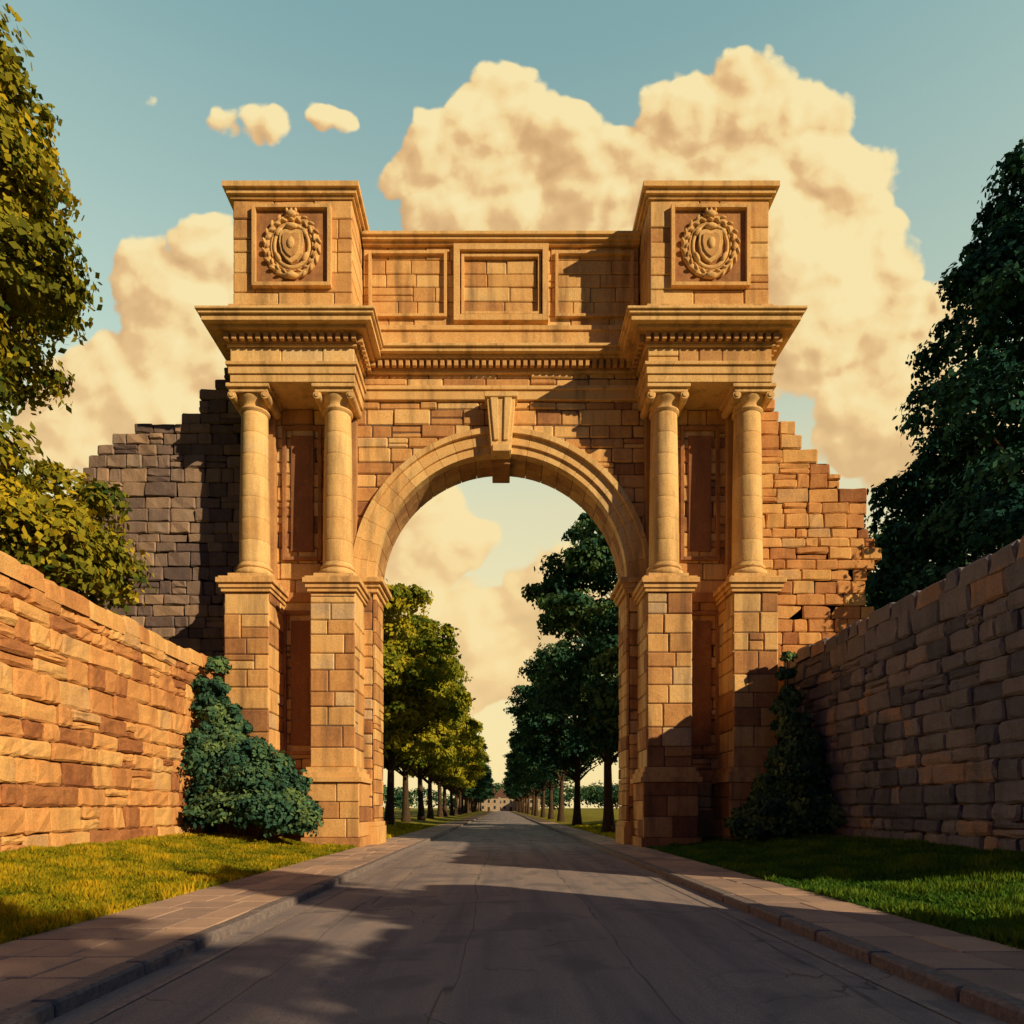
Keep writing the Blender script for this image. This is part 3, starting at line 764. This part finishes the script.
for sc,amp,ft in ((13,.034,'SMOOTH_F1'),(32,.011,'F1')):
    vo=N(gt,'ShaderNodeTexVoronoi'); vo.voronoi_dimensions='2D'; vo.feature=ft; vo.inputs['Scale'].default_value=sc
    if ft=='SMOOTH_F1': vo.inputs['Smoothness'].default_value=.25
    L(gt,wp.outputs[0],vo.inputs['Vector'])
    cur=math_n(gt,'ADD',cur,math_n(gt,'MULTIPLY_ADD',vo.outputs['Distance'],-amp,amp*.42))
n4=N(gt,'ShaderNodeTexNoise'); n4.noise_dimensions='2D'; n4.inputs['Scale'].default_value=55; n4.inputs['Detail'].default_value=3; L(gt,gi.outputs[0],n4.inputs['Vector'])
cur=math_n(gt,'ADD',cur,math_n(gt,'MULTIPLY_ADD',n4.outputs[0],.010,-.005))
L(gt,cur,go.inputs[0])

w=bpy.data.worlds.new('World'); scene.world=w; w.use_nodes=True; nt=w.node_tree
for n in list(nt.nodes): nt.nodes.remove(n)
try: w.cycles.sampling_method='NONE'
except Exception: pass
STR=.06; K=1/STR
sky=N(nt,'ShaderNodeTexSky'); sky.sky_type='NISHITA'; sky.sun_disc=False; sky.sun_elevation=EL; sky.sun_rotation=AZ
sky.air_density=1.0; sky.dust_density=1.0; sky.ozone_density=1.2
tc=N(nt,'ShaderNodeTexCoord'); sp=N(nt,'ShaderNodeSeparateXYZ'); L(nt,tc.outputs['Generated'],sp.inputs[0])
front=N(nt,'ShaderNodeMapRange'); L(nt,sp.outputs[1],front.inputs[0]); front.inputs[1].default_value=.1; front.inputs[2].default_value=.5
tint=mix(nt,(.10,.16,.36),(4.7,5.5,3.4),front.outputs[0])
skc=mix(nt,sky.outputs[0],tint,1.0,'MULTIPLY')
hzf=ramp(nt,sp.outputs[2],[(0,(.97,.97,.97)),(.22,(.90,.90,.90)),(.40,(.66,.66,.66)),(.52,(.28,.28,.28)),(.75,(.03,.03,.03))])
haze=tuple(q*K for q in (.93,.72,.36))
hzm=math_n(nt,'MULTIPLY',hzf,front.outputs[0])
skc=mix(nt,skc,haze,hzm)
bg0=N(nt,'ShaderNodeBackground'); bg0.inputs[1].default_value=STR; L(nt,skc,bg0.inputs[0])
yy=math_n(nt,'MAXIMUM',sp.outputs[1],.02)
cb=N(nt,'ShaderNodeCombineXYZ'); L(nt,math_n(nt,'DIVIDE',sp.outputs[0],yy),cb.inputs[0]); L(nt,math_n(nt,'DIVIDE',sp.outputs[2],yy),cb.inputs[1])
def H(vec):
    g_=nt.nodes.new('ShaderNodeGroup'); g_.node_tree=gt; L(nt,vec,g_.inputs[0]); return g_.outputs[0]
of=N(nt,'ShaderNodeVectorMath',operation='ADD'); L(nt,cb.outputs[0],of.inputs[0]); of.inputs[1].default_value=(.017,.019,0)
h0=H(cb.outputs[0]); h1=H(of.outputs[0])
lit=math_n(nt,'DIVIDE',math_n(nt,'SUBTRACT',h0,h1),.0255)
lit=math_n(nt,'MULTIPLY_ADD',lit,.5,.5)
big=N(nt,'ShaderNodeTexNoise'); big.noise_dimensions='2D'; big.inputs['Scale'].default_value=5; big.inputs['Detail'].default_value=2; L(nt,cb.outputs[0],big.inputs['Vector'])
lit=math_n(nt,'ADD',lit,math_n(nt,'MULTIPLY_ADD',big.outputs[0],1.0,-.50))
ccol=ramp(nt,lit,[(.05,(.60,.34,.14)),(.38,(.78,.48,.21)),(.56,(.93,.68,.31)),(.85,(.98,.81,.42))])
ccol=mix(nt,ccol,(.93,.70,.35),math_n(nt,'MULTIPLY',hzf,.6))
al=N(nt,'ShaderNodeMapRange'); al.interpolation_type='SMOOTHSTEP'; L(nt,h0,al.inputs[0]); al.inputs[1].default_value=-.003; al.inputs[2].default_value=.007
cs=mix(nt,ccol,(K,K,K),1.0,'MULTIPLY')
fin=mix(nt,skc,cs,math_n(nt,'MULTIPLY',al.outputs[0],.94))
bg1=N(nt,'ShaderNodeBackground'); bg1.inputs[1].default_value=STR; L(nt,fin,bg1.inputs[0])
inr=math_n(nt,'MULTIPLY',math_n(nt,'GREATER_THAN',sp.outputs[1],.45),math_n(nt,'GREATER_THAN',sp.outputs[2],.0))
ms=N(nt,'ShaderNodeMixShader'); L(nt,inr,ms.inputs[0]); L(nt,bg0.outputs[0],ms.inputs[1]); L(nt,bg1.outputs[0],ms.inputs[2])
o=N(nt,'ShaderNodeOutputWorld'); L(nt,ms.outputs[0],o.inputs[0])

cam=bpy.data.cameras.new('camera'); cam.lens=24; cam.sensor_width=36; cam.shift_x=.0107; cam.shift_y=.289; cam.clip_end=8000
co=bpy.data.objects.new('camera',cam); co.location=(0,0,1.7); co.rotation_euler=(math.pi/2,0,0); COL.objects.link(co); scene.camera=co
scene.view_settings.view_transform='Standard'; scene.view_settings.look='None'; scene.view_settings.exposure=0
